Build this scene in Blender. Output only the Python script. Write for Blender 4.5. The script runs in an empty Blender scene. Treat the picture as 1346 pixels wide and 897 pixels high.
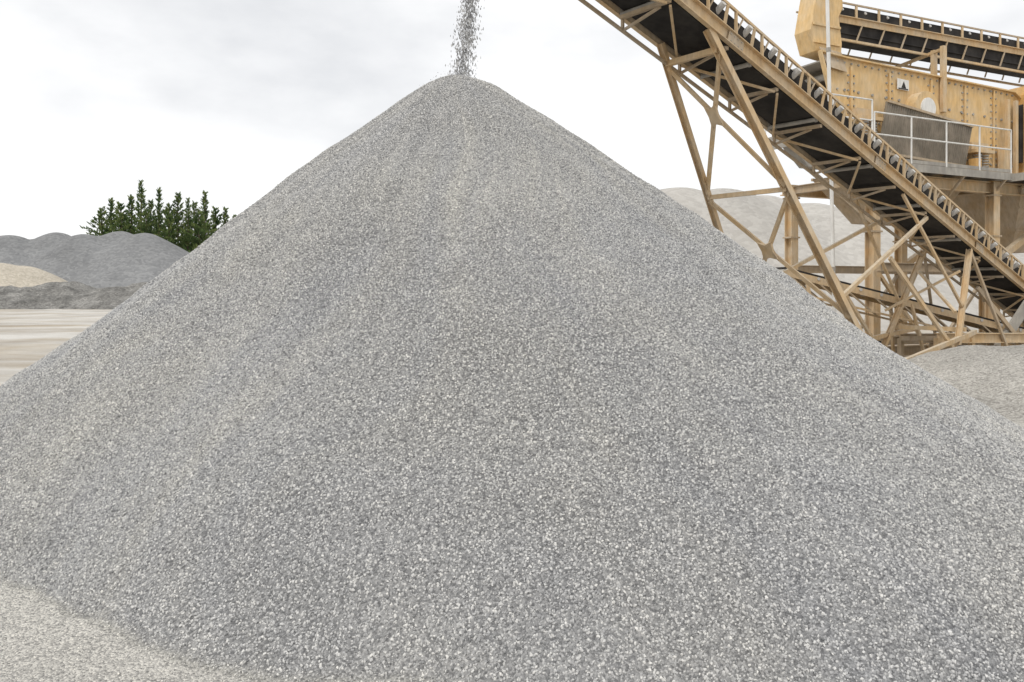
import bpy, bmesh, math, random
import numpy as np
from mathutils import Vector, Matrix, noise
random.seed(7); np.random.seed(7)
S = bpy.context.scene
S.view_settings.view_transform='Standard'; S.view_settings.look='None'; S.view_settings.exposure=0

# ------------------------------------------------------------------ camera
CAM_H=2.5
cam=bpy.data.cameras.new('camera'); co=bpy.data.objects.new('camera',cam); S.collection.objects.link(co)
co.location=(0,0,CAM_H); co.rotation_euler=(math.radians(90),0,0)
cam.lens=28; cam.sensor_width=36; cam.shift_y=-(448.5-378)/1346; cam.clip_end=6000; cam.clip_start=.05
S.camera=co

# ------------------------------------------------------------------ materials
def new_mat(name):
    m=bpy.data.materials.new(name); m.use_nodes=True
    n=m.node_tree.nodes; b=n['Principled BSDF']; b.inputs['Specular IOR Level'].default_value=.2
    return m,n,m.node_tree.links,b
def ramp(n,stops):
    r=n.new('ShaderNodeValToRGB'); e=r.color_ramp.elements
    while len(e)>1: e.remove(e[-1])
    e[0].position=stops[0][0]; e[0].color=(*stops[0][1],1)
    for p,c in stops[1:]:
        x=e.new(p); x.color=(*c,1)
    return r
def mix(n,l,fac,a,b,mode='MIX'):
    m=n.new('ShaderNodeMix'); m.data_type='RGBA'; m.blend_type=mode
    for s,v in ((0,fac),(6,a),(7,b)):
        if hasattr(v,'links') or isinstance(v,bpy.types.NodeSocket): l.new(v,m.inputs[s])
        elif s==0: m.inputs[0].default_value=v
        else: m.inputs[s].default_value=(*v,1)
    return m.outputs[2]
def nz(n,l,scale,detail=4,co=None,rough=.55):
    t=n.new('ShaderNodeTexNoise'); t.inputs['Scale'].default_value=scale; t.inputs['Detail'].default_value=detail
    t.inputs['Roughness'].default_value=rough
    if co is not None: l.new(co,t.inputs['Vector'])
    return t.outputs['Fac']
def coords(n,l,scale=None,kind='Object'):
    t=n.new('ShaderNodeTexCoord')
    if scale is None: return t.outputs[kind]
    mp=n.new('ShaderNodeMapping'); mp.inputs['Scale'].default_value=scale
    l.new(t.outputs[kind],mp.inputs['Vector']); return mp.outputs['Vector']
def bump(n,l,b,h,strength,dist):
    bp=n.new('ShaderNodeBump'); bp.inputs['Strength'].default_value=strength; bp.inputs['Distance'].default_value=dist
    l.new(h,bp.inputs['Height']); l.new(bp.outputs[0],b.inputs['Normal'])

def paint(name,base,dust=(.55,.50,.42),amount=.5,rust=.0,rough=.6):
    m,n,l,b=new_mat(name)
    c=coords(n,l); c2=coords(n,l,(1,1,.25))
    f=ramp(n,[(.38,(0,0,0)),(.72,(1,1,1))]); l.new(nz(n,l,1.7,6,c),f.inputs[0])
    mu=n.new('ShaderNodeMath'); mu.operation='MULTIPLY'; mu.inputs[1].default_value=amount; l.new(f.outputs[0],mu.inputs[0])
    col=mix(n,l,mu.outputs[0],base,dust)
    g=n.new('ShaderNodeNewGeometry'); sx=n.new('ShaderNodeSeparateXYZ'); l.new(g.outputs['Normal'],sx.inputs[0])
    ur=ramp(n,[(.5,(0,0,0)),(.95,(.8,.8,.8))]); l.new(sx.outputs[2],ur.inputs[0])
    col=mix(n,l,ur.outputs[0],col,dust)
    v=ramp(n,[(.3,(.80,.80,.80)),(.7,(1.05,1.05,1.05))]); l.new(nz(n,l,9,5,c2),v.inputs[0])
    col=mix(n,l,1,col,v.outputs[0],'MULTIPLY')
    r=ramp(n,[(.58,(0,0,0)),(.68,(1,1,1))]); l.new(nz(n,l,5,8,c2,.7),r.inputs[0])
    mr=n.new('ShaderNodeMath'); mr.operation='MULTIPLY'; mr.inputs[1].default_value=rust; l.new(r.outputs[0],mr.inputs[0])
    col=mix(n,l,mr.outputs[0],col,(.24,.14,.08))
    l.new(col,b.inputs['Base Color']); b.inputs['Roughness'].default_value=rough
    bump(n,l,b,nz(n,l,40,3,c),.15,.01)
    return m
M_YEL=paint('faded_yellow_paint',(.63,.445,.245),dust=(.60,.52,.40),amount=.75,rust=.35)
M_BOX=paint('yellow_machine_paint',(.71,.48,.22),dust=(.66,.55,.39),amount=.6,rust=.3)
M_TAN=paint('dusty_tan_paint',(.46,.35,.225),dust=(.52,.45,.36),amount=.8,rust=.45)
M_ORG=paint('orange_paint',(.68,.40,.14),dust=(.6,.5,.35),amount=.35,rust=.3)
M_STL=paint('dusty_steel',(.31,.29,.26),dust=(.50,.47,.41),amount=.8,rust=.3)
M_WHT=paint('white_paint',(.78,.77,.74),dust=(.66,.64,.58),amount=.3,rust=.1)
M_BLK=paint('rubber_belt',(.024,.022,.021),dust=(.10,.09,.08),amount=.5,rough=.8)
M_GRD=paint('dusty_guard',(.19,.165,.13),dust=(.35,.30,.24),amount=.8,rust=.3)
M_ROL=paint('roller_steel',(.55,.53,.50),dust=(.6,.57,.52),amount=.5,rust=.2)

def gravel_stone_mat():
    m,n,l,b=new_mat('gravel_stone')
    oi=n.new('ShaderNodeAttribute'); oi.attribute_name='srand'
    r=ramp(n,[(0,(.17,.172,.175)),(.15,(.30,.302,.305)),(.4,(.42,.42,.42)),(.7,(.51,.508,.50)),(.9,(.60,.595,.58)),(1,(.70,.69,.665))]); l.new(oi.outputs['Fac'],r.inputs[0])
    at=n.new('ShaderNodeAttribute'); at.attribute_name='dust'
    tint=ramp(n,[(0,(.93,.935,.95)),(.5,(1.03,1.02,.995)),(1,(1.20,1.17,1.10))]); l.new(at.outputs['Fac'],tint.inputs[0])
    col=mix(n,l,1,r.outputs[0],tint.outputs[0],'MULTIPLY')
    l.new(col,b.inputs['Base Color']); b.inputs['Roughness'].default_value=.85
    return m
M_STONE=gravel_stone_mat()
def gravel_surf(name,dark,mid,light,scale,bstr=.9,bd=.02,var=.25,vs=.35):
    m,n,l,b=new_mat(name); c=coords(n,l)
    vo=n.new('ShaderNodeTexVoronoi'); vo.inputs['Scale'].default_value=scale; l.new(c,vo.inputs['Vector'])
    sp=n.new('ShaderNodeSeparateColor'); l.new(vo.outputs['Color'],sp.inputs[0])
    r=ramp(n,[(0,dark),(.5,mid),(1,light)]); l.new(sp.outputs[0],r.inputs[0])
    v=ramp(n,[(.3,(1-var,)*3),(.7,(1+var*.4,)*3)]); l.new(nz(n,l,vs,6,c),v.inputs[0])
    col=mix(n,l,1,r.outputs[0],v.outputs[0],'MULTIPLY')
    l.new(col,b.inputs['Base Color']); b.inputs['Roughness'].default_value=.95
    inv=n.new('ShaderNodeMath'); inv.operation='SUBTRACT'; inv.inputs[0].default_value=1; l.new(vo.outputs['Distance'],inv.inputs[1])
    if bstr>0: bump(n,l,b,inv.outputs[0],bstr,bd)
    return m
M_PILE=gravel_surf('gravel_bed',(.20,.20,.203),(.34,.34,.338),(.48,.478,.47),60)
M_MOUNDR=gravel_surf('fine_gravel',(.30,.285,.26),(.45,.43,.39),(.60,.575,.53),26,bd=.03,var=.25)
M_FAR1=gravel_surf('dark_crushed_stone',(.20,.203,.206),(.235,.238,.24),(.275,.277,.277),2.5,bd=.05,var=.22,vs=.12)
M_SAND=gravel_surf('sand',(.43,.39,.32),(.50,.45,.37),(.56,.51,.43),4,bd=.05,var=.15)
M_BANK=gravel_surf('dirt_bank',(.17,.165,.155),(.23,.225,.21),(.31,.30,.28),5,bd=.08,var=.5,vs=.5)
M_FAR2=gravel_surf('haze_tinted_stone',(.42,.40,.37),(.46,.44,.405),(.50,.48,.445),3,bd=.04,var=.16,vs=.1)  # lighter stone colour stands in for the dust haze in the air

def ground_mat():
    m,n,l,b=new_mat('quarry_ground'); c=coords(n,l)
    r=ramp(n,[(.30,(.36,.33,.29)),(.45,(.49,.465,.425)),(.58,(.59,.57,.53)),(.75,(.66,.645,.61))])
    l.new(nz(n,l,.16,9,c,.62),r.inputs[0])
    c2=coords(n,l,(.5,1.0,1))
    t=ramp(n,[(.38,(.78,.71,.61)),(.54,(1.03,1.03,1.03))]); l.new(nz(n,l,.16,7,c2,.65),t.inputs[0])
    col=mix(n,l,1,r.outputs[0],t.outputs[0],'MULTIPLY')
    g=ramp(n,[(.3,(.78,.78,.78)),(.7,(1.12,1.12,1.12))]); l.new(nz(n,l,55,3,c),g.inputs[0])
    col=mix(n,l,1,col,g.outputs[0],'MULTIPLY')
    l.new(col,b.inputs['Base Color']); b.inputs['Roughness'].default_value=.95
    bump(n,l,b,nz(n,l,12,8,c,.75),.6,.05)
    return m
M_GND=ground_mat()

# ------------------------------------------------------------------ mesh builder
class B:
    def __init__(s): s.v=[]; s.f=[]; s.m=[]; s.mats=[]
    def mi(s,m):
        if m not in s.mats: s.mats.append(m)
        return s.mats.index(m)
    def add(s,vs,fs,m):
        o=len(s.v); s.v+= [tuple(v) for v in vs]; k=s.mi(m)
        for f in fs: s.f.append([i+o for i in f]); s.m.append(k)
    def beam(s,p,q,w,h,m,up=(0,0,1)):
        p=Vector(p); q=Vector(q); d=(q-p)
        if d.length<1e-6: return
        d.normalize(); up=Vector(up)
        if abs(d.dot(up))>.97: up=Vector((1,.3,0)).normalized()
        x=d.cross(up).normalized(); y=x.cross(d).normalized()
        vs=[]
        for e in (p,q):
            for a,b_ in((-1,-1),(1,-1),(1,1),(-1,1)): vs.append(e+x*a*w/2+y*b_*h/2)
        s.add(vs,[(0,1,2,3),(7,6,5,4),(0,4,5,1),(1,5,6,2),(2,6,7,3),(3,7,4,0)],m)
    def ibeam(s,p,q,w,h,m,up=(0,0,1)):
        p=Vector(p); q=Vector(q); d=(q-p).normalized(); u=Vector(up)
        if abs(d.dot(u))>.97: u=Vector((.43,-.9,0)).normalized()
        x=d.cross(u).normalized(); y=x.cross(d).normalized(); t=h*.09
        s.beam(p,q,w*.12,h-2*t-.004,m,y)
        s.beam(p+y*(h-t)/2,q+y*(h-t)/2,w,t,m,y); s.beam(p-y*(h-t)/2,q-y*(h-t)/2,w,t,m,y)
    def cyl(s,p,q,r,m,n=12,r2=None):
        p=Vector(p); q=Vector(q); d=(q-p).normalized(); r2=r if r2 is None else r2
        a=Vector((0,0,1)) if abs(d.z)<.9 else Vector((1,0,0))
        x=d.cross(a).normalized(); y=d.cross(x); vs=[]
        for e,rr in((p,r),(q,r2)):
            for i in range(n):
                t=2*math.pi*i/n; vs.append(e+x*math.cos(t)*rr+y*math.sin(t)*rr)
        s.add(vs,[(i,(i+1)%n,(i+1)%n+n,i+n) for i in range(n)]+[tuple(range(n))[::-1],tuple(range(n,2*n))],m)
    def prism(s,poly,off,m):
        n=len(poly); off=Vector(off); a=[Vector(p) for p in poly]; b=[p+off for p in a]
        s.add(a+b,[tuple(range(n)),tuple(range(n,2*n))[::-1]]+[(i,(i+1)%n,(i+1)%n+n,i+n) for i in range(n)],m)
    def obj(s,name,parent=None,smooth=False):
        me=bpy.data.meshes.new(name); me.from_pydata(s.v,[],s.f); me.update()
        for m in s.mats: me.materials.append(m)
        me.polygons.foreach_set('material_index',s.m)
        bm=bmesh.new(); bm.from_mesh(me); bmesh.ops.recalc_face_normals(bm,faces=bm.faces); bm.to_mesh(me); bm.free()
        o=bpy.data.objects.new(name,me); S.collection.objects.link(o)
        if parent: o.parent=parent
        return o
def empty(name):
    e=bpy.data.objects.new(name,None); S.collection.objects.link(e); return e

# ------------------------------------------------------------------ gravel pile
CX,CY,PH=-.86,13.2,6.14
def ss_(x): x=min(1,max(0,x)); return x*x*(3-2*x)
def wrap(a): return (a+180)%360-180
def pile_h(x,y):
    dx,dy=x-CX,y-CY; r=math.hypot(dx,dy); ph=math.degrees(math.atan2(dy,dx))
    k=ss_((r-2)/6)
    g=1+k*(.062*math.exp(-((ph+90)/38)**2)+.175*math.exp(-((ph+122)/22)**2)-.07*math.exp(-((ph+58)/22)**2))
    g+=.125*math.exp(-(wrap(ph+168)/38)**2)*ss_(r/2)*(1-.12*ss_((r-4)/3))
    re=math.sqrt((r*g)**2+.52**2)-.52*.62
    an=math.atan2(dy,dx)
    wa=.35*noise.noise(Vector((x*.3,y*.3,11)))
    fl=noise.noise(Vector((math.cos(an+wa)*5,math.sin(an+wa)*5,r*.25)))*.10*min(1,r/3)
    fl+=noise.noise(Vector((math.cos(an+wa)*15,math.sin(an+wa)*15,r*.4+9)))*.06*min(1,r/3)
    fl+=noise.noise(Vector((x*.55,y*.55,3)))*.10*min(1,r/2)
    fl+=noise.noise(Vector((x*2.3,y*2.3,7)))*.04
    return PH-(.76*re-.0062*re*re)+fl
def apron_h(x,y):
    return .05+.035*noise.noise(Vector((x*.8,y*.8,1)))+.012*noise.noise(Vector((x*4,y*4,5)))
NR,NT=230,420; RM=11.2
vs=[];dust=[];dens=[];big=[]
for i in range(NR+1):
    r=RM*i/NR
    for j in range(NT):
        t=2*math.pi*j/NT; x=CX+r*math.cos(t); y=CY+r*math.sin(t)
        hp=pile_h(x,y); ha=apron_h(x,y)
        kk=.05; z=.5*(hp+ha+math.sqrt((hp-ha)**2+kk*kk))
        ap=min(1,max(0,(ha+.04-hp)/.12))
        if hp<0:
            edge=min(1,max(0,(RM-r)/1.5)); z=z*edge+(1-edge)*.006
        vs.append((x,y,z))
        wa=.25*noise.noise(Vector((x*.4,y*.4,21)))
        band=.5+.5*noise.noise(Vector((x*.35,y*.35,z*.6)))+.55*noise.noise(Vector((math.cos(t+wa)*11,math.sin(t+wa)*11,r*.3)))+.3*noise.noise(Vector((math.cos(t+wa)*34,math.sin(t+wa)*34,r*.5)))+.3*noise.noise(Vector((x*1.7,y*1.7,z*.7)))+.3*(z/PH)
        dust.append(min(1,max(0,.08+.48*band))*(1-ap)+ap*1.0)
        back=1 if (math.sin(t)<.15) else .12
        dens.append(back*(1-.55*ap)); big.append(1-.45*ap)
fs=[]
for i in range(NR):
    for j in range(NT):
        a=i*NT+j; b_=i*NT+(j+1)%NT
        fs.append((a,b_,b_+NT,a+NT))
me=bpy.data.meshes.new('gravel_pile'); me.from_pydata(vs,[],fs); me.update()
for nme,arr in(('dust',dust),('dens',dens),('big',big)):
    at=me.attributes.new(nme,'FLOAT','POINT'); at.data.foreach_set('value',arr)
me.polygons.foreach_set('use_smooth',[True]*len(me.polygons))
m=M_PILE; n=m.node_tree.nodes; l=m.node_tree.links; b=n['Principled BSDF']
old=b.inputs['Base Color'].links[0].from_socket
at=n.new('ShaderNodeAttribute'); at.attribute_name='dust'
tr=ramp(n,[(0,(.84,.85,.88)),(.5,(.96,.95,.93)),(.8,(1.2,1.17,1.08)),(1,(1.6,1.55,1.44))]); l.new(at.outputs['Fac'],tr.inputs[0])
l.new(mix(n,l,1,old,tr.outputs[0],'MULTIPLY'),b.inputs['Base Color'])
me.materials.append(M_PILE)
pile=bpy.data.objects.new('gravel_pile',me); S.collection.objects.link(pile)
sc=bpy.data.collections.new('gravel_stones')
stone_meshes=[]
for k in range(7):
    bm=bmesh.new()
    ax=(random.uniform(.85,1.2),random.uniform(.65,.9),random.uniform(.5,.75))
    for i in range(9):
        zz=1-2*(i+.5)/9; th=i*2.4+random.uniform(-.5,.5); q=math.sqrt(1-zz*zz)
        d=Vector((q*math.cos(th),q*math.sin(th),zz))*random.uniform(.85,1.1)
        bm.verts.new((d.x*ax[0],d.y*ax[1],d.z*ax[2]))
    res=bmesh.ops.convex_hull(bm,input=bm.verts)
    bmesh.ops.delete(bm,geom=[v for v in bm.verts if not v.link_faces],context='VERTS')
    sm=bpy.data.meshes.new('stone'); bm.to_mesh(sm); bm.free(); sm.materials.append(M_STONE)
    so=bpy.data.objects.new('stone_%d'%k,sm); sc.objects.link(so); stone_meshes.append(sm)
def scatter(o,density,size,seed):
    ng=bpy.data.node_groups.new('scatter_stones','GeometryNodeTree')
    ng.interface.new_socket('Geometry',in_out='INPUT',socket_type='NodeSocketGeometry')
    ng.interface.new_socket('Geometry',in_out='OUTPUT',socket_type='NodeSocketGeometry')
    N=ng.nodes; L=ng.links
    gi=N.new('NodeGroupInput'); go=N.new('NodeGroupOutput')
    ds=N.new('GeometryNodeDistributePointsOnFaces'); ds.inputs['Seed'].default_value=seed
    na=N.new('GeometryNodeInputNamedAttribute'); na.data_type='FLOAT'; na.inputs['Name'].default_value='dens'
    mu=N.new('ShaderNodeMath'); mu.operation='MULTIPLY'; mu.inputs[1].default_value=density
    L.new(na.outputs[0],mu.inputs[0]); L.new(gi.outputs[0],ds.inputs['Mesh']); L.new(mu.outputs[0],ds.inputs['Density'])
    sa=N.new('GeometryNodeStoreNamedAttribute'); sa.data_type='FLOAT'; sa.domain='POINT'; sa.inputs['Name'].default_value='srand'
    rc=N.new('FunctionNodeRandomValue'); rc.data_type='FLOAT'; rc.inputs['Seed'].default_value=29
    L.new(ds.outputs['Points'],sa.inputs['Geometry']); L.new(rc.outputs[1],sa.inputs['Value'])
    ci=N.new('GeometryNodeCollectionInfo'); ci.inputs['Collection'].default_value=sc
    ci.inputs['Separate Children'].default_value=True; ci.inputs['Reset Children'].default_value=True
    ip=N.new('GeometryNodeInstanceOnPoints'); ip.inputs['Pick Instance'].default_value=True
    L.new(sa.outputs[0],ip.inputs['Points']); L.new(ci.outputs[0],ip.inputs['Instance'])
    ri=N.new('FunctionNodeRandomValue'); ri.data_type='INT'; ri.inputs[4].default_value=0; ri.inputs[5].default_value=6; ri.inputs['Seed'].default_value=3
    L.new(ri.outputs[2],ip.inputs['Instance Index'])
    rr=N.new('FunctionNodeRandomValue'); rr.data_type='FLOAT_VECTOR'; rr.inputs[0].default_value=(0,0,0); rr.inputs[1].default_value=(6.28,6.28,6.28)
    L.new(rr.outputs[0],ip.inputs['Rotation'])
    rs=N.new('FunctionNodeRandomValue'); rs.data_type='FLOAT'; rs.inputs[2].default_value=size*.65; rs.inputs[3].default_value=size*1.35; rs.inputs['Seed'].default_value=11
    nb=N.new('GeometryNodeInputNamedAttribute'); nb.data_type='FLOAT'; nb.inputs['Name'].default_value='big'
    m2=N.new('ShaderNodeMath'); m2.operation='MULTIPLY'; L.new(rs.outputs[1],m2.inputs[0]); L.new(nb.outputs[0],m2.inputs[1])
    L.new(m2.outputs[0],ip.inputs['Scale'])
    rz=N.new('GeometryNodeRealizeInstances'); L.new(ip.outputs[0],rz.inputs[0])
    jg=N.new('GeometryNodeJoinGeometry'); L.new(gi.outputs[0],jg.inputs[0]); L.new(rz.outputs[0],jg.inputs[0])
    L.new(jg.outputs[0],go.inputs[0])
    md=o.modifiers.new('stones','NODES'); md.node_group=ng
scatter(pile,2500,.0135,1)

# ------------------------------------------------------------------ ground
vs=[];fs=[];rad=[0]
r=1.5
while r<3500: rad.append(r); r*=1.07
rad.append(3500); NT2=180
for i,r in enumerate(rad):
    for j in range(NT2):
        t=2*math.pi*j/NT2; x=r*math.cos(t); y=10+r*math.sin(t)
        z=0
        if r>13: z=.10*noise.noise(Vector((x*.12,y*.12,2)))*min(1,(r-13)/8)
        vs.append((x,y,z))
for i in range(len(rad)-1):
    for j in range(NT2):
        a=i*NT2+j; c=i*NT2+(j+1)%NT2; fs.append((a,c,c+NT2,a+NT2))
me=bpy.data.meshes.new('ground'); me.from_pydata(vs,[],fs); me.materials.append(M_GND); me.update()
me.polygons.foreach_set('use_smooth',[True]*len(me.polygons))
S.collection.objects.link(bpy.data.objects.new('ground',me))

def heap(name,cones,x0,x1,y0,y1,step,mat,rough=.3,slope=.7,fs_=.15):
    nx=int((x1-x0)/step)+1; ny=int((y1-y0)/step)+1; v=[]
    for j in range(ny):
        for i in range(nx):
            x=x0+i*step; y=y0+j*step; h=-9
            for (cx,cy,hh,rd) in cones:
                d=math.hypot(x-cx,y-cy); h=max(h,hh-slope*(math.sqrt(d*d+rd*rd)-rd))
            h+=rough*noise.fractal(Vector((x*fs_,y*fs_,4)),.9,2.0,4)
            h=max(h,-.3)
            v.append((x,y,h))
    f=[]
    for j in range(ny-1):
        for i in range(nx-1):
            a=j*nx+i
            if max(v[a][2],v[a+1][2],v[a+nx][2],v[a+nx+1][2])>-.29: f.append((a,a+1,a+nx+1,a+nx))
    me=bpy.data.meshes.new(name); me.from_pydata(v,[],f); me.materials.append(mat); me.update()
    me.polygons.foreach_set('use_smooth',[True]*len(me.polygons))
    bm=bmesh.new(); bm.from_mesh(me); bmesh.ops.delete(bm,geom=[q for q in bm.verts if not q.link_faces],context='VERTS'); bm.to_mesh(me); bm.free()
    o=bpy.data.objects.new(name,me); S.collection.objects.link(o); return o
heap('crushed_stone_heap',[(-90,132,10.4,4),(-82,130,11.0,3),(-76,133,11.6,2.5),(-70,131,11.3,3),(-66,134,11.9,3),(-61,132,11.4,3.5),(-100,134,10.2,5)],-125,-36,108,158,.6,M_FAR1,.22)
heap('sand_heap',[(-69.5,108,5.9,3),(-67,109,5.5,3),(-73,109,5.6,4)],-90,-52,94,120,.5,M_SAND,.12)
heap('dirt_bank',[(-72+i*2.4,101+random.uniform(-1.2,1.2),random.uniform(1.8,3.3)*(1 if i<14 else .8),3) for i in range(18)],-92,-22,88,112,.3,M_BANK,.4,.40,.4)
heap('hazed_stone_heap',[(10,62,9.6,4),(13,62,10.3,3),(16,61,10.1,3),(19.5,63,9.8,3),(23,62,9.0,4),(28,63,7.9,4),(34,64,6.6,5),(41,66,5.5,6),(50,68,5,6)],-8,66,44,82,.5,M_FAR2,.18)  # far heap, haze painted into its material colour
heap('fine_gravel_mound',[(12.6,18.8,1.12,4),(15.5,19.2,1.05,4),(18.5,19.8,.92,5),(22,20,.8,5)],6,30,12,27,.15,M_MOUNDR,.12,.42,.5)

# ------------------------------------------------------------------ falling gravel
fg=B()
stones=[]
for sm in stone_meshes: stones.append(([v.co.copy() for v in sm.vertices],[tuple(p.vertices) for p in sm.polygons]))
M_FALL=gravel_surf('falling_stone',(.24,.24,.245),(.42,.42,.42),(.62,.62,.61),9,bstr=0)
HEADZ=9.5
for i in range(6000):
    t=random.random()**.85
    z=5.95+(HEADZ-5.95)*t
    fall=(HEADZ-z)/(HEADZ-5.95)
    cx=CX+.02+.30*(1-fall**1.5)
    sp=.047+.045*fall
    x=cx+random.gauss(0,sp); y=CY+.05+random.gauss(0,sp*1.3)
    s=random.uniform(.005,.012); st=1.6+2.6*fall
    V,F=random.choice(stones); R=Matrix.Rotation(random.random()*6.28,3,'Z')@Matrix.Rotation(random.random()*6.28,3,'X')
    fg.add([Vector(((R@v).x*s+x,(R@v).y*s+y,(R@v).z*s*st+z)) for v in V],F,M_FALL)
for i in range(420):
    a=random.uniform(0,6.28); d=abs(random.gauss(0,.30)); x=CX+d*math.cos(a); y=CY+d*math.sin(a)
    z=pile_h(x,y)+abs(random.gauss(0,.05)); s=random.uniform(.005,.011)
    V,F=random.choice(stones); fg.add([v*s+Vector((x,y,z)) for v in V],F,M_FALL)
fg.obj('falling_gravel')

# ------------------------------------------------------------------ stacker conveyor
c=Vector((.780,.625,0)).normalized(); nn=Vector((.625,-.780,0)).normalized(); HD=Vector((-.34,13.4,9.28)); TN=.319
def cv(L,k,h): return HD+c*L+nn*k+Vector((0,0,h-L*TN))
LEN=27.5; W=.66
st=empty('stacker_conveyor')
fr=B()
for k in(-W,W):
    sg=1 if k>0 else -1
    fr.beam(cv(0,k,.15),cv(LEN,k,.15),.02,.28,M_TAN if k<0 else M_YEL)
    for h in(.005,.295): fr.beam(cv(0,k+sg*.045,h),cv(LEN,k+sg*.045,h),.11,.02,M_YEL)
    fr.beam(cv(0,k*1.06,.80),cv(LEN,k*1.06,.80),.05,.055,M_YEL)
for L in(5.8,11.9,18): 
    fr.beam(cv(L-.25,W+.05,.15),cv(L+.25,W+.05,.15),.02,.24,M_TAN)
    for q in(-.18,-.06,.06,.18):
        for h in(.08,.22): fr.cyl(cv(L+q,W+.05,h),cv(L+q,W+.075,h),.015,M_STL,6)
L=.3;i=0
while L<LEN-.3:
    for k in(-W,W): 
        fr.beam(cv(L,k*1.06,.30),cv(L,k*1.06,.78),.07,.025,M_YEL,c)
        fr.beam(cv(L+.0,k*1.0,.31),cv(L+.26,k*1.06,.78),.03,.03,M_TAN)
    L+=.92
L=.2;i=0
while L<LEN-1:
    fr.beam(cv(L,-W+.02,-.06),cv(L,W-.02,-.06),.10,.07,M_TAN)
    fr.beam(cv(L+.05,-W*.97,-.04),cv(L+.05,-W*.97,-.30),.06,.05,M_TAN,c)
    fr.beam(cv(L+.05,-W*.97,-.30),cv(L+.05,W-.3,-.08),.05,.05,M_TAN)
    a,bq=(-W+.05,W-.05) if i%2 else (W-.05,-W+.05)
    fr.beam(cv(L+.05,a,-.13),cv(L+1.75,bq,-.13),.05,.05,M_YEL)
    L+=1.8;i+=1
fr.beam(cv(0,-W*.97,-.30),cv(LEN-6,-W*.97,-.30),.06,.06,M_TAN)
fr.obj('truss_frame',st)
bt=B()
prof=[(-.56,.66),(-.25,.42),(.25,.42),(.56,.66)]
for a,b_ in zip(prof[:-1],prof[1:]):
    bt.prism([cv(0,a[0],a[1]),cv(LEN-.2,a[0],a[1]),cv(LEN-.2,b_[0],b_[1]),cv(0,b_[0],b_[1])],(0,0,.02),M_BLK)
bt.prism([cv(0,-.56,.06),cv(LEN-.2,-.56,.06),cv(LEN-.2,.56,.06),cv(0,.56,.06)],(0,0,.02),M_BLK)
for k in(-.6,.585):
    bt.prism([cv(4,k,.48),cv(LEN-.4,k,.48),cv(LEN-.4,k,.70),cv(4,k,.70)],nn*.012,M_BLK)
bt.cyl(cv(-.1,-.58,.27),cv(-.1,.58,.27),.24,M_BLK,20); bt.cyl(cv(LEN-.2,-.58,.25),cv(LEN-.2,.58,.25),.22,M_BLK,20)
bt.prism([cv(0,-.35,.45),cv(LEN-2,-.35,.45),cv(LEN-2,0,.62),cv(0,0,.62)],(0,0,.01),M_MOUNDR)
bt.prism([cv(0,0,.62),cv(LEN-2,0,.62),cv(LEN-2,.35,.45),cv(0,.35,.45)],(0,0,.01),M_MOUNDR)
bt.obj('belt',st)
ro=B(); L=.75
while L<LEN-.4:
    ro.cyl(cv(L,-.26,.36),cv(L,.26,.36),.055,M_ROL)
    for sg in(-1,1):
        ro.cyl(cv(L,sg*.29,.37),cv(L,sg*.75,.70),.068,M_ROL)
        ro.beam(cv(L+.09,sg*.69,.30),cv(L+.09,sg*.78,.70),.02,.09,M_YEL,c)
    ro.beam(cv(L+.1,-.63,.27),cv(L+.1,.63,.27),.05,.04,M_TAN)
    L+=.92
L=1.2
while L<LEN-.4:
    ro.cyl(cv(L,-.62,.0),cv(L,.62,.0),.05,M_STL); 
    for sg in(-1,1): ro.beam(cv(L,sg*.63,.15),cv(L,sg*.63,-.06),.06,.03,M_STL,c)
    L+=2.6
ro.obj('idler_rollers',st)
lg=B(); LT=5.1
def leg(f,side):
    top=cv(LT,0,-.10); run=5.3*f
    z=top.z*(1-f)
    p=Vector((top.x,top.y,0))+c*run+nn*side*(W-.02+1.0*f); p.z=z; return p
lg.ibeam(leg(-.02,1),leg(1,1),.15,.17,M_YEL,nn)
lg.ibeam(leg(-.02,-1),leg(1,-1),.12,.14,M_YEL,nn)
def lb(f1,s1,f2,s2,w=.085): lg.beam(leg(f1,s1),leg(f2,s2),w,w*.8,M_YEL,nn.cross(Vector((0,0,1))))
lb(.03,-1,.03,1,.12)
for f1,f2 in((.04,.38),(.40,.76),(.78,.98)):
    lb(f1,-1,f2,1); lb(f1,1,f2,-1); lb(f2+.01,-1,f2+.01,1,.10)
    w1=W+1.0*f1; w2=W+1.0*f2; fc=f1+(f2-f1)*w1/(w1+w2)
    ce=leg(fc,0); A=(leg(fc+.05,0)-ce).normalized(); Nn=A.cross(nn).normalized()
    d1=(leg(f2,1)-leg(f1,-1)).normalized(); d2=(leg(f2,-1)-leg(f1,1)).normalized(); g=.30
    lg.prism([ce+q for q in (d1*g+(d1-d2)*.02,(d1+d2)*.17*.6+d1*.02,d2*g,(d2-d1)*.12,-d1*g,-(d1+d2)*.10,-d2*g,(d1-d2)*.12)],Nn*.07,M_YEL)
for sd in(-1,1):
    lg.beam(leg(.70,sd),cv(14.6,sd*W,-.2),.08,.09,M_YEL)
    lg.beam(leg(.93,sd),cv(17.2,sd*.9,-2.6),.10,.12,M_YEL)
lg.obj('trestle_leg',st)
ra=B()
for sd in(-1,1):
    t1=cv(17.4,sd*W,-.10); bt1=cv(15.3,sd*1.1,0); bt1.z=.25
    bt2=cv(19.4,sd*1.1,0); bt2.z=.25
    ra.ibeam(t1,bt1,.12,.15,M_YEL,nn); ra.beam(t1,bt2,.08,.08,M_TAN)
    mid=(t1+bt1)/2
    ra.beam(mid,cv(13.2,sd*W,-.1),.07,.07,M_YEL)
    ra.beam(bt1+Vector((0,0,.5)),cv(12.0,sd*.9,-2.2),.08,.10,M_YEL)
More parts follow.
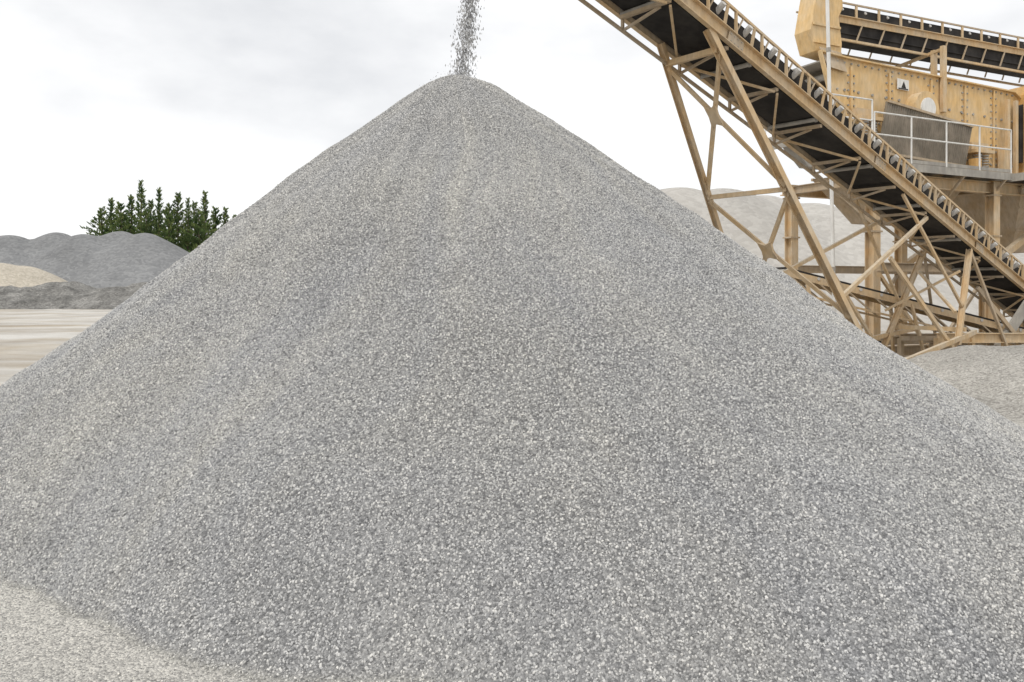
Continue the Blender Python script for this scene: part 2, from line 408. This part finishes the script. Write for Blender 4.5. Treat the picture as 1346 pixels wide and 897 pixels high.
for z in(.3,1.3):
    p=cv(15.5+z*.5,-1.05,0); q=cv(15.5+z*.5,1.05,0); p.z=q.z=z; ra.beam(p,q,.12,.12,M_YEL)
ra.beam(cv(16.9,-.6,-.9),cv(15.6,1,-2.5),.07,.07,M_YEL); ra.beam(cv(16.9,.6,-.9),cv(15.6,-1,-2.5),.07,.07,M_YEL)
for sd in(-1,1):
    p=cv(15.5,sd*1.15,0); p.z=.45; ra.cyl(p,p+nn*sd*.28,.45,M_BLK,24); ra.cyl(p+nn*sd*.28,p+nn*sd*.30,.2,M_YEL,16)
ra.obj('rear_axle_support',st)

# ------------------------------------------------------------------ screening plant
sp=empty('screening_plant')
O=Vector((10.4,27,0)); u=Vector((.902,.431,0)).normalized(); w=Vector((.431,-.902,0)).normalized()
def pl(a,k,z): return O+u*a+w*k+Vector((0,0,z))
def P(b,poly,k0,k1,m): b.prism([pl(a,k0,z) for a,z in poly],w*(k1-k0),m)
bx=B()
out=[(0,10.5),(1.2,10.42),(10.4,10.2),(11.3,9.7),(10.9,6.95),(8.5,6.9),(6,7.3),(2.9,7.95),(1.2,8.40),(.45,9.2)]
P(bx,out,-.04,0,M_BOX); P(bx,out,-3.1,-3.06,M_BOX)
for (a,z),(a2,z2) in zip(out,out[1:]+out[:1]): bx.beam(pl(a,.05,z),pl(a2,.05,z2),.16,.05,M_BOX,Vector((0,0,1)))
for z in(10.2,9.2,8.4): bx.cyl(pl(1,-3.05,z-.3),pl(1,-.05,z-.3),.12,M_STL)
bx.prism([pl(.3,-.05,10.3),pl(.3,-3,10.3),pl(10.5,-3,10.0),pl(10.5,-.05,10.0)],(0,0,-.05),M_STL)
bx.prism([pl(.9,-.05,8.6),pl(.9,-3,8.6),pl(10.5,-3,7.3),pl(10.5,-.05,7.3)],(0,0,-.05),M_STL)
bx.prism([pl(11.0,-.05,9.5),pl(11.0,-3,9.5),pl(10.8,-3,7.3),pl(10.8,-.05,7.3)],u*.03,M_BOX)
for a in(1.5,3.4,5.6,7.5,9.2):
    lo=8.35-(a-1.2)*.17
    bx.beam(pl(a,.04,lo+.1),pl(a,.04,10.15),.08,.05,M_BOX,w)
    z=lo+.25
    while z<10.1:
        for da in(-.14,.14): bx.cyl(pl(a+da,0,z),pl(a+da,.045,z),.035,M_STL,8)
        z+=.26
a=.5
while a<10.8:
    bx.cyl(pl(a,0,10.28-.02*a),pl(a,.045,10.28-.02*a),.038,M_STL,8)
    lo=max(7.15,8.52-(a-1.2)*.2) if a>1.2 else 9.2
    bx.cyl(pl(a,0,lo+.12),pl(a,.045,lo+.12),.038,M_STL,8)
    if int(a*3)%2: bx.cyl(pl(a,0,9.35-.03*a),pl(a,.045,9.35-.03*a),.05,M_STL,8)
    a+=.34
P(bx,[(4.1,7.9),(6.6,7.6),(6.9,9.0),(4.4,9.3)],.003,.05,M_BOX)
bx.cyl(pl(4.85,.0,8.95),pl(4.85,.45,8.95),.62,M_BOX,28); bx.cyl(pl(4.85,.45,8.95),pl(4.85,.5,8.95),.38,M_WHT,24)
bx.obj('screen_box',sp)
sg=B(); P(sg,[(3.75,9.62),(4.35,9.60),(4.35,9.98),(3.75,10.0)],.06,.075,M_WHT)
P(sg,[(3.95,9.68),(4.2,9.67),(4.08,9.92)],.077,.082,M_BLK); P(sg,[(3.8,9.63),(4.3,9.62),(4.3,9.66),(3.8,9.67)],.077,.082,M_BLK)
sg.obj('warning_placard',sp)
hp=B()
def hx(pts): return [(a+.30,z) for a,z in pts]
P(hp,hx([(-.1,12.9),(-.45,11.3),(-.2,10.6),(.95,10.5),(1.0,11.0),(.85,11.9),(1.05,12.25),(1.0,12.9)]),-.95,-.2,M_BOX)
P(hp,hx([(-.17,12.95),(.95,12.95),(.95,13.05),(-.17,13.05)]),-1.05,-.1,M_TAN)
for z in(10.9,11.5): hp.beam(pl(-.08,-.17,z+.0),pl(1.2,-.17,z),.05,.08,M_BOX)
hp.beam(pl(.65,-.17,10.7),pl(.6,-.17,12.9),.08,.05,M_BOX,w)
hp.prism([pl(.1,-.1,10.7),pl(1.15,-.1,10.62),pl(1.2,.1,9.9),pl(.3,.1,10.0)],w*.03,M_TAN)
hp.obj('feed_chute',sp)
fc=B()
def fv(a,k,z): return pl(a,k,z+.012*a)
for k in(-.5,-1.9):
    fc.beam(fv(.9,k,11.95),fv(24,k,11.95),.03,.22,M_YEL); fc.beam(fv(.9,k+.05,12.06),fv(24,k+.05,12.06),.1,.025,M_YEL)
    fc.beam(fv(.9,k,12.55),fv(24,k,12.55),.05,.06,M_TAN)
    fc.beam(fv(1.0,k,11.25),fv(24,k,11.05),.08,.08,M_YEL)
    a=1.2
    while a<24:
        fc.beam(fv(a,k,11.95),fv(a,k,12.55),.09,.05,M_YEL,w)
        fc.beam(fv(a,k,11.25),fv(a+.3,k,11.87),.045,.045,M_TAN)
        fc.cyl(fv(a+.5,k-.02,12.35),fv(a+.5,k-.4,12.2),.06,M_ROL)
        a+=1.15
fc.prism([fv(.9,-.55,12.38),fv(24,-.55,12.38),fv(24,-1.85,12.38),fv(.9,-1.85,12.38)],(0,0,.03),M_BLK)
fc.prism([fv(.9,-.56,12.1),fv(24,-.56,12.1),fv(24,-.56,12.42),fv(.9,-.56,12.42)],w*.02,M_BLK)
fc.prism([fv(.9,-.55,11.5),fv(24,-.55,11.4),fv(24,-1.85,11.4),fv(.9,-1.85,11.5)],(0,0,.03),M_BLK)
fc.prism([fv(.9,-.62,11.32),fv(24,-.62,11.2),fv(24,-.62,11.85),fv(.9,-.62,11.85)],w*.01,M_BLK)
fc.beam(pl(6.2,-.3,7.1),pl(6.2,-.3,11.4),.2,.14,M_YEL,w)
fc.beam(pl(6.15,.12,9.0),pl(6.15,.12,11.45),.2,.14,M_YEL,w); fc.beam(pl(6.15,.12,11.35),pl(6.15,-2.0,11.15),.12,.1,M_YEL)
fc.beam(pl(13,-.3,0),pl(13,-.3,11.4),.25,.25,M_YEL,w)
fc.obj('feed_conveyor',sp)
wk=B(); WZ=6.62
def slab(a0,a1,k0,k1,z,t,m): wk.prism([pl(a0,k0,z),pl(a1,k0,z),pl(a1,k1,z),pl(a0,k1,z)],(0,0,t),m)
slab(1.0,8.1,.2,1.4,WZ,.05,M_STL)
wk.beam(pl(1.0,1.42,WZ-.07),pl(8.15,1.42,WZ-.07),.05,.26,M_STL); wk.beam(pl(1.0,.2,WZ-.07),pl(8.1,.2,WZ-.07),.05,.24,M_TAN)
slab(-2.6,.95,.2,1.4,7.1,.05,M_STL)
wk.beam(pl(-2.6,1.42,7.0),pl(.95,1.42,7.0),.05,.24,M_STL); wk.beam(pl(-2.6,1.4,7.0),pl(-2.6,.2,7.0),.05,.24,M_STL)
P(wk,[(-2.5,6.9),(-.6,6.9),(-.8,6.3),(-1.8,6.3)],.9,1.3,M_STL)
slab(8.1,13.5,.2,2.0,WZ-.02,.05,M_STL)
wk.beam(pl(8.15,2.02,WZ-.10),pl(13.5,2.02,WZ-.10),.06,.28,M_STL)
wk.beam(pl(8.1,1.3,WZ-.10),pl(8.12,2.05,WZ-.10),.06,.28,M_STL)
a=1.2
while a<8.2:
    wk.beam(pl(a,.2,WZ-.1),pl(a,1.4,WZ-.1),.06,.1,M_STL); a+=1.1
def railing(pts,step=1.5,hgt=1.5):
    for p,q in zip(pts[:-1],pts[1:]):
        p=Vector(p);q=Vector(q);n_=max(1,round((q-p).length/step))
        for i in range(n_+1):
            x=p.lerp(q,i/n_); wk.cyl(x,x+Vector((0,0,hgt)),.03,M_WHT,8)
        for h in(hgt,hgt*.55): wk.cyl(p+Vector((0,0,h)),q+Vector((0,0,h)),.028,M_WHT,8)
        wk.beam(p+Vector((0,0,.09)),q+Vector((0,0,.09)),.015,.12,M_STL)
railing([pl(-2.6,.25,7.15),pl(-2.6,1.4,7.15),pl(.9,1.4,7.15)],1.8)
railing([pl(1.0,1.4,WZ+.05),pl(8.1,1.4,WZ+.05)],1.8,1.6)
railing([pl(8.2,2.0,WZ+.03),pl(13.4,2.0,WZ+.03)],1.3,1.7)
for i in range(4): wk.cyl(pl(9.0+i*.22,1.95,WZ+.05),pl(9.0+i*.22,1.95,WZ+1.6),.02,M_WHT,6)
wk.obj('walkway',sp)
gd=B()
P(gd,[(2.6,8.95),(7.1,8.45),(6.7,6.95),(2.2,7.15)],.52,.60,M_GRD)
gd.beam(pl(2.6,.62,8.95),pl(7.1,.62,8.45),.08,.08,M_TAN); gd.beam(pl(2.2,.62,7.15),pl(6.7,.62,6.95),.08,.08,M_TAN)
for i in range(40):
    f=(i+.5)/40; gd.beam(pl(2.2+4.5*f,.61,7.15-.2*f),pl(2.6+4.5*f,.61,8.95-.5*f),.015,.02,M_GRD,w)
gd.obj('drive_guard',sp)
sr=B()
for a,z in((1.75,7.55),(2.15,7.55),(7.75,6.85),(8.15,6.85)):
    for i in range(7): sr.cyl(pl(a,.35,z+.1*i),pl(a,.35,z+.05+.1*i),.16,M_STL,16)
    sr.cyl(pl(a,.35,z-.1),pl(a,.35,z+.75),.10,M_ORG,12)
for a,z in((1.95,8.32),(7.95,7.62)): sr.beam(pl(a-.55,.35,z),pl(a+.55,.35,z),.4,.12,M_YEL); sr.beam(pl(a-.5,.2,z+.2),pl(a+.5,.2,z+.2),.25,.3,M_YEL)
sr.beam(pl(7.4,.5,6.68),pl(7.4,.5,7.3),.3,.3,M_ORG,w); sr.beam(pl(1.95,.35,6.7),pl(1.95,.35,7.5),.5,.4,M_YEL,w)
sr.obj('support_springs',sp)
rb=B()
P(rb,[(10.75,6.75),(13,6.75),(13,10.5),(11.0,10.5),(10.75,10.1)],-2,.55,M_ORG)
rb.beam(pl(10.75,.6,6.8),pl(10.75,.6,10.2),.14,.1,M_YEL,w); P(rb,[(10.35,7.4),(10.6,7.4),(10.6,9.7),(10.35,9.6)],.1,.3,M_BLK)
for a in(9.7,10.2): rb.beam(pl(a,.25,6.9),pl(a,.25,9.8),.16,.12,M_YEL,w)
P(rb,[(9.2,7.0),(9.6,7.0),(9.6,7.9),(9.2,7.9)],.2,.45,M_YEL)
rb.obj('discharge_box',sp)
ss=B()
cols=[(1.75,.7),(1.75,-3.0),(7.8,.9),(7.8,-3.0),(13.2,1.2),(13.2,-3.0)]
for a,k in cols:
    ss.ibeam(pl(a,k,0),pl(a,k,6.4),.34,.36,M_YEL,w)
    for z in(2.2,4.4,5.9): ss.beam(pl(a-.24,k,z),pl(a+.24,k,z),.42,.06,M_TAN)
for k in(.8,-3.0):
    ss.ibeam(pl(1.3,k,6.2),pl(13.4,k,6.2),.25,.42,M_YEL); ss.ibeam(pl(1.75,k,3.2),pl(13.2,k,3.2),.2,.3,M_TAN)
    ss.beam(pl(7.9,k,3.1),pl(10.6,k,.3),.14,.14,M_YEL); ss.beam(pl(8.0,k,3.4),pl(12.9,k,6.0),.22,.22,M_YEL)
    ss.beam(pl(1.9,k,3.0),pl(4.4,k,.4),.11,.11,M_YEL); ss.beam(pl(7.6,k,3.0),pl(5.0,k,.4),.11,.11,M_TAN)
    ss.ibeam(pl(-1,k,.3),pl(14,k,.3),.3,.4,M_TAN)
for a in(1.75,4.8,7.8,13.2):
    ss.ibeam(pl(a,.8,6.2),pl(a,-3,6.2),.2,.3,M_TAN)
for a in(3,5.5,7.8,10.5): ss.beam(pl(a,.8,5.8),pl(a,1.4,6.45),.08,.08,M_TAN)
ss.beam(pl(-2.2,.8,6.85),pl(1.7,.8,4.6),.12,.12,M_TAN)
ss.obj('support_frame',sp)
ho=B()
def hopper(a0,a1,k0,k1,z1,z0,sh,m):
    t=[pl(a0,k0,z1),pl(a1,k0,z1),pl(a1,k1,z1),pl(a0,k1,z1)]
    ca,ck=(a0+a1)/2,(k0+k1)/2
    q=[pl(ca+(a-ca)*sh,ck+(k-ck)*sh,z0) for a,k in((a0,k0),(a1,k0),(a1,k1),(a0,k1))]
    ho.add(t+q,[(0,1,2,3),(4,5,6,7),(0,1,5,4),(1,2,6,5),(2,3,7,6),(3,0,4,7)],m)
    ho.beam(t[0],t[1],.1,.1,M_YEL); ho.beam(t[3],t[2],.1,.1,M_YEL)
    for f in(.3,.65): ho.beam(t[2].lerp(q[2],f),t[3].lerp(q[3],f),.07,.07,m)
hopper(2.4,7.3,-2.6,.5,6.6,4.9,.5,M_TAN); hopper(9.4,12.8,-2.4,1.0,6.3,3.9,.35,M_TAN)
ho.obj('under_screen_hopper',sp)
lf=B()
for i in range(13):
    f=i/12; lf.beam(pl(8.7+.9*f,1.6,3.3+3.1*f),pl(9.35+.9*f,1.6,3.3+3.1*f),.22,.04,M_WHT)
for da in(0,.65):
    lf.beam(pl(8.7+da,1.6,3.2),pl(9.6+da,1.6,6.5),.05,.16,M_WHT); lf.cyl(pl(8.7+da,1.72,4.2),pl(9.6+da,1.72,7.5),.025,M_WHT,8)
lf.beam(pl(8.3,1.6,3.22),pl(9.6,1.6,3.22),.9,.08,M_STL)
lf.beam(pl(8.5,1.5,.0),pl(8.5,1.5,3.2),.1,.1,M_YEL,w); lf.beam(pl(9.5,1.5,.0),pl(9.5,1.5,3.2),.1,.1,M_YEL,w)
lf.obj('stair',sp)

# ------------------------------------------------------------------ low transfer conveyor
tc=B()
A0=Vector((8.2,24.6,2.95)); A1=Vector((16.6,26.2,1.0)); d=(A1-A0).normalized(); sd=Vector((d.y,-d.x,0)).normalized()
for k in(-.5,.5):
    tc.beam(A0+sd*k,A1+sd*k,.05,.20,M_YEL)
    tc.beam(A0+sd*k+Vector((0,0,-.55)),A1+sd*k+Vector((0,0,-.5)),.06,.06,M_YEL)
    for i in range(9):
        p=A0.lerp(A1,i/9)+sd*k; q=A0.lerp(A1,(i+1)/9)+sd*k
        tc.beam(p,q+Vector((0,0,-.52)),.04,.04,M_TAN)
tc.prism([A0-sd*.48+Vector((0,0,.10)),A1-sd*.48+Vector((0,0,.10)),A1+sd*.48+Vector((0,0,.10)),A0+sd*.48+Vector((0,0,.10))],(0,0,.07),M_BLK)
for i in range(12):
    p=A0.lerp(A1,(i+.5)/12); tc.cyl(p-sd*.55+Vector((0,0,.05)),p+sd*.55+Vector((0,0,.05)),.05,M_ROL)
for f in(.08,.5,.92):
    p=A0.lerp(A1,f)
    for k in(-.5,.5): tc.beam(p+sd*k,Vector((p.x+sd.x*k*1.6+.3,p.y+sd.y*k*1.6,0)),.08,.08,M_YEL,u)
tc.cyl(A0-sd*.46,A0+sd*.46,.10,M_STL,18)
tc.obj('transfer_conveyor')
sk=B()
def gp(x,y,z): return Vector((x,y,z))
sk.ibeam(gp(12.2,25.0,.9),gp(18.6,27.6,.75),.2,.3,M_TAN); sk.ibeam(gp(12.6,23.6,1.0),gp(19.2,26.2,.85),.2,.3,M_YEL)
for i in range(6):
    f=i/5; sk.beam(gp(12.2,25,.9).lerp(gp(18.6,27.6,.75),f),gp(12.6,23.6,1.0).lerp(gp(19.2,26.2,.85),f),.12,.14,M_TAN)
    p=gp(12.6,23.6,1.0).lerp(gp(19.2,26.2,.85),f); sk.beam(p,gp(p.x,p.y,0),.14,.14,M_YEL,u)
    p=gp(12.2,25,.9).lerp(gp(18.6,27.6,.75),f); sk.beam(p,gp(p.x,p.y,0),.14,.14,M_TAN,u)
sk.beam(gp(15.2,25.2,.3),gp(17.0,25.6,2.6),.12,.3,M_STL); sk.beam(gp(16.6,25.4,.3),gp(14.6,25,2.5),.1,.12,M_TAN)
sk.beam(gp(16.9,25.7,0),gp(16.9,25.7,2.9),.22,.22,M_TAN,u)
sk.obj('steel_skid_frame')
po=B(); po.cyl((9.75,24,0),(9.45,24,13.5),.055,M_WHT,12); po.cyl((9.76,24,0),(9.74,24,.5),.1,M_STL,12)
for z in(3,6.3,9.6): po.cyl((9.75-.3*z/13.5,24,z),(9.75-.3*(z+.12)/13.5,24,z+.12),.07,M_STL,12)
po.obj('metal_pole')

# ------------------------------------------------------------------ trees
def leaf_mat():
    m,n,l,b=new_mat('conifer_foliage')
    at=n.new('ShaderNodeAttribute'); at.attribute_name='shade'
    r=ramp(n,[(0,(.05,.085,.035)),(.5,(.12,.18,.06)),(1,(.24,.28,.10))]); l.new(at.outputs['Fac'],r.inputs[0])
    l.new(r.outputs[0],b.inputs['Base Color']); b.inputs['Roughness'].default_value=.7
    tn=n.new('ShaderNodeBsdfTranslucent'); l.new(r.outputs[0],tn.inputs[0])
    mx=n.new('ShaderNodeMixShader'); mx.inputs[0].default_value=.35; l.new(b.outputs[0],mx.inputs[1]); l.new(tn.outputs[0],mx.inputs[2])
    l.new(mx.outputs[0],n['Material Output'].inputs[0]); return m
M_LEAF=leaf_mat()
M_BARK=paint('bark',(.10,.07,.05),dust=(.16,.13,.10),amount=.5)
def conifer(seed,H,R,pw):
    rn=random.Random(seed); b=B(); sh=[]
    def tag(v): sh.extend([v]*(len(b.f)-len(sh)))
    b.cyl((0,0,0),(0,0,H*.6),.32,M_BARK,10,.16); b.cyl((0,0,H*.6),(rn.uniform(-.2,.2),0,H*.97),.16,M_BARK,8,.03); tag(0)
    nb=int(H*6)
    for i in range(nb):
        f=.06+.93*(i/nb); z=H*f*.97; a=i*2.399+rn.uniform(-.4,.4)
        prof=(1-f)**pw*(1 if f>.25 else .75+f)
        ln=R*prof*rn.uniform(.5,1.5)+.2
        up=rn.uniform(.1,.6)+.6*f
        d=Vector((math.cos(a),math.sin(a),up)).normalized()
        p0=Vector((0,0,z)); tip=p0+d*ln
        b.cyl(p0,tip,.05*(1-f)+.02,M_BARK,4,.01); tag(0)
        tone=rn.uniform(.0,.95)
        for k in range(int(7+ln*13)):
            t=rn.uniform(.12,1.08)**.8; c_=p0+d*ln*t
            s_=.30*(1.15-t*.6)*min(1,.3+prof)
            off=Vector((rn.gauss(0,1),rn.gauss(0,1),rn.gauss(0,.8)))*s_*.9
            q=c_+off; dd=(d*1.2+Vector((rn.gauss(0,.6),rn.gauss(0,.6),rn.uniform(.2,1.4)))).normalized()
            sz=rn.uniform(.2,.6); x=dd.cross(Vector((rn.gauss(0,1),rn.gauss(0,1),rn.gauss(0,1)))).normalized()*sz*.18
            b.add([q-x,q+x,q+dd*sz*.6+x*.8,q+dd*sz,q+dd*sz*.6-x*.8],[(0,1,2,3,4)],M_LEAF)
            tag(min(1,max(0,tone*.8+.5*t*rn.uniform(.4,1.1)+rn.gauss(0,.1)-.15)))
    me=bpy.data.meshes.new('pine_tree'); me.from_pydata(b.v,[],b.f); me.update()
    for m in b.mats: me.materials.append(m)
    me.polygons.foreach_set('material_index',b.m)
    at=me.attributes.new('shade','FLOAT','FACE'); at.data.foreach_set('value',sh)
    return me
variants=[conifer(1,20,4.4,1.25),conifer(2,17,3.9,1.4),conifer(3,18.5,4.8,1.0),conifer(4,15,4.6,.9)]
def tree(px,dist,ytop,v,wide=1.0):
    x=(px-673)/1047*dist; H=(378-ytop)/1047*dist+2.5; base=(20,17,18.5,15)[v]
    s=H/base; o=bpy.data.objects.new('pine_tree',variants[v]); S.collection.objects.link(o)
    o.location=(x,dist,0); o.scale=(s*wide,s*wide,s); o.rotation_euler=(0,0,px*.7)
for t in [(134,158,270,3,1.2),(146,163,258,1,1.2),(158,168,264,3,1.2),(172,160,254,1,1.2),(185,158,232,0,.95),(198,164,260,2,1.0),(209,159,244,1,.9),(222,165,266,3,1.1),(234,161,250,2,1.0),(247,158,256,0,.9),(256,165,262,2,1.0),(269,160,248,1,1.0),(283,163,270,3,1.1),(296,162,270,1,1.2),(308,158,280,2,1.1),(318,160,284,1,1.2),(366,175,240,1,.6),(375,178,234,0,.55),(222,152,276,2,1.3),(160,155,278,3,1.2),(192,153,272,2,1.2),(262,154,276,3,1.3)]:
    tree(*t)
for t in [(1112,95,288,3,1.2),(1122,96,294,2,1.2)]: tree(*t)

wd=B(); rn=random.Random(5)
bx_,by_=(155-673)/1047*5.9,5.9
for i in range(60):
    a=rn.uniform(0,6.28); q=Vector((bx_+rn.gauss(0,.012),by_+rn.gauss(0,.01),.07)); dd=Vector((math.cos(a)*.02,math.sin(a)*.02,rn.uniform(.005,.03))); x=Vector((-math.sin(a),math.cos(a),0))*.004
    wd.add([q-x,q+x,q+dd],[(0,1,2)],M_LEAF)
wd.obj('weed_tuft')

# ------------------------------------------------------------------ light
EL,AZ=52,-145
wld=bpy.data.worlds.new('World'); S.world=wld; wld.use_nodes=True
n=wld.node_tree.nodes; l=wld.node_tree.links; bg=n['Background']
sky=n.new('ShaderNodeTexSky'); sky.sky_type='NISHITA'; sky.sun_disc=False
sky.sun_elevation=math.radians(EL); sky.sun_rotation=math.radians(AZ)
tcn=n.new('ShaderNodeTexCoord'); mp=n.new('ShaderNodeMapping'); mp.inputs['Scale'].default_value=(1,1,2.2); mp.inputs['Location'].default_value=(.35,0,.2)
l.new(tcn.outputs['Generated'],mp.inputs[0])
no=n.new('ShaderNodeTexNoise'); no.inputs['Scale'].default_value=3.0; no.inputs['Detail'].default_value=6; no.inputs['Roughness'].default_value=.5; l.new(mp.outputs[0],no.inputs[0])
cr=ramp(n,[(.30,(.74,.75,.77)),(.43,(.88,.885,.895)),(.55,(1.0,1.0,1.0))]); l.new(no.outputs['Fac'],cr.inputs[0])
sc_=n.new('ShaderNodeVectorMath'); sc_.operation='SCALE'; sc_.inputs['Scale'].default_value=11.2; l.new(cr.outputs[0],sc_.inputs[0])
mxo=mix(n,l,.95,sky.outputs[0],sc_.outputs[0])
l.new(mxo,bg.inputs[0]); bg.inputs[1].default_value=.1
sun=bpy.data.lights.new('sun','SUN'); sun.energy=1.5; sun.angle=math.radians(12); sun.color=(1,.96,.9)
so=bpy.data.objects.new('sun',sun); S.collection.objects.link(so)
az=math.radians(AZ); el=math.radians(EL)
dirv=Vector((math.sin(az)*math.cos(el),math.cos(az)*math.cos(el),math.sin(el)))
so.rotation_euler=dirv.to_track_quat('Z','Y').to_euler()
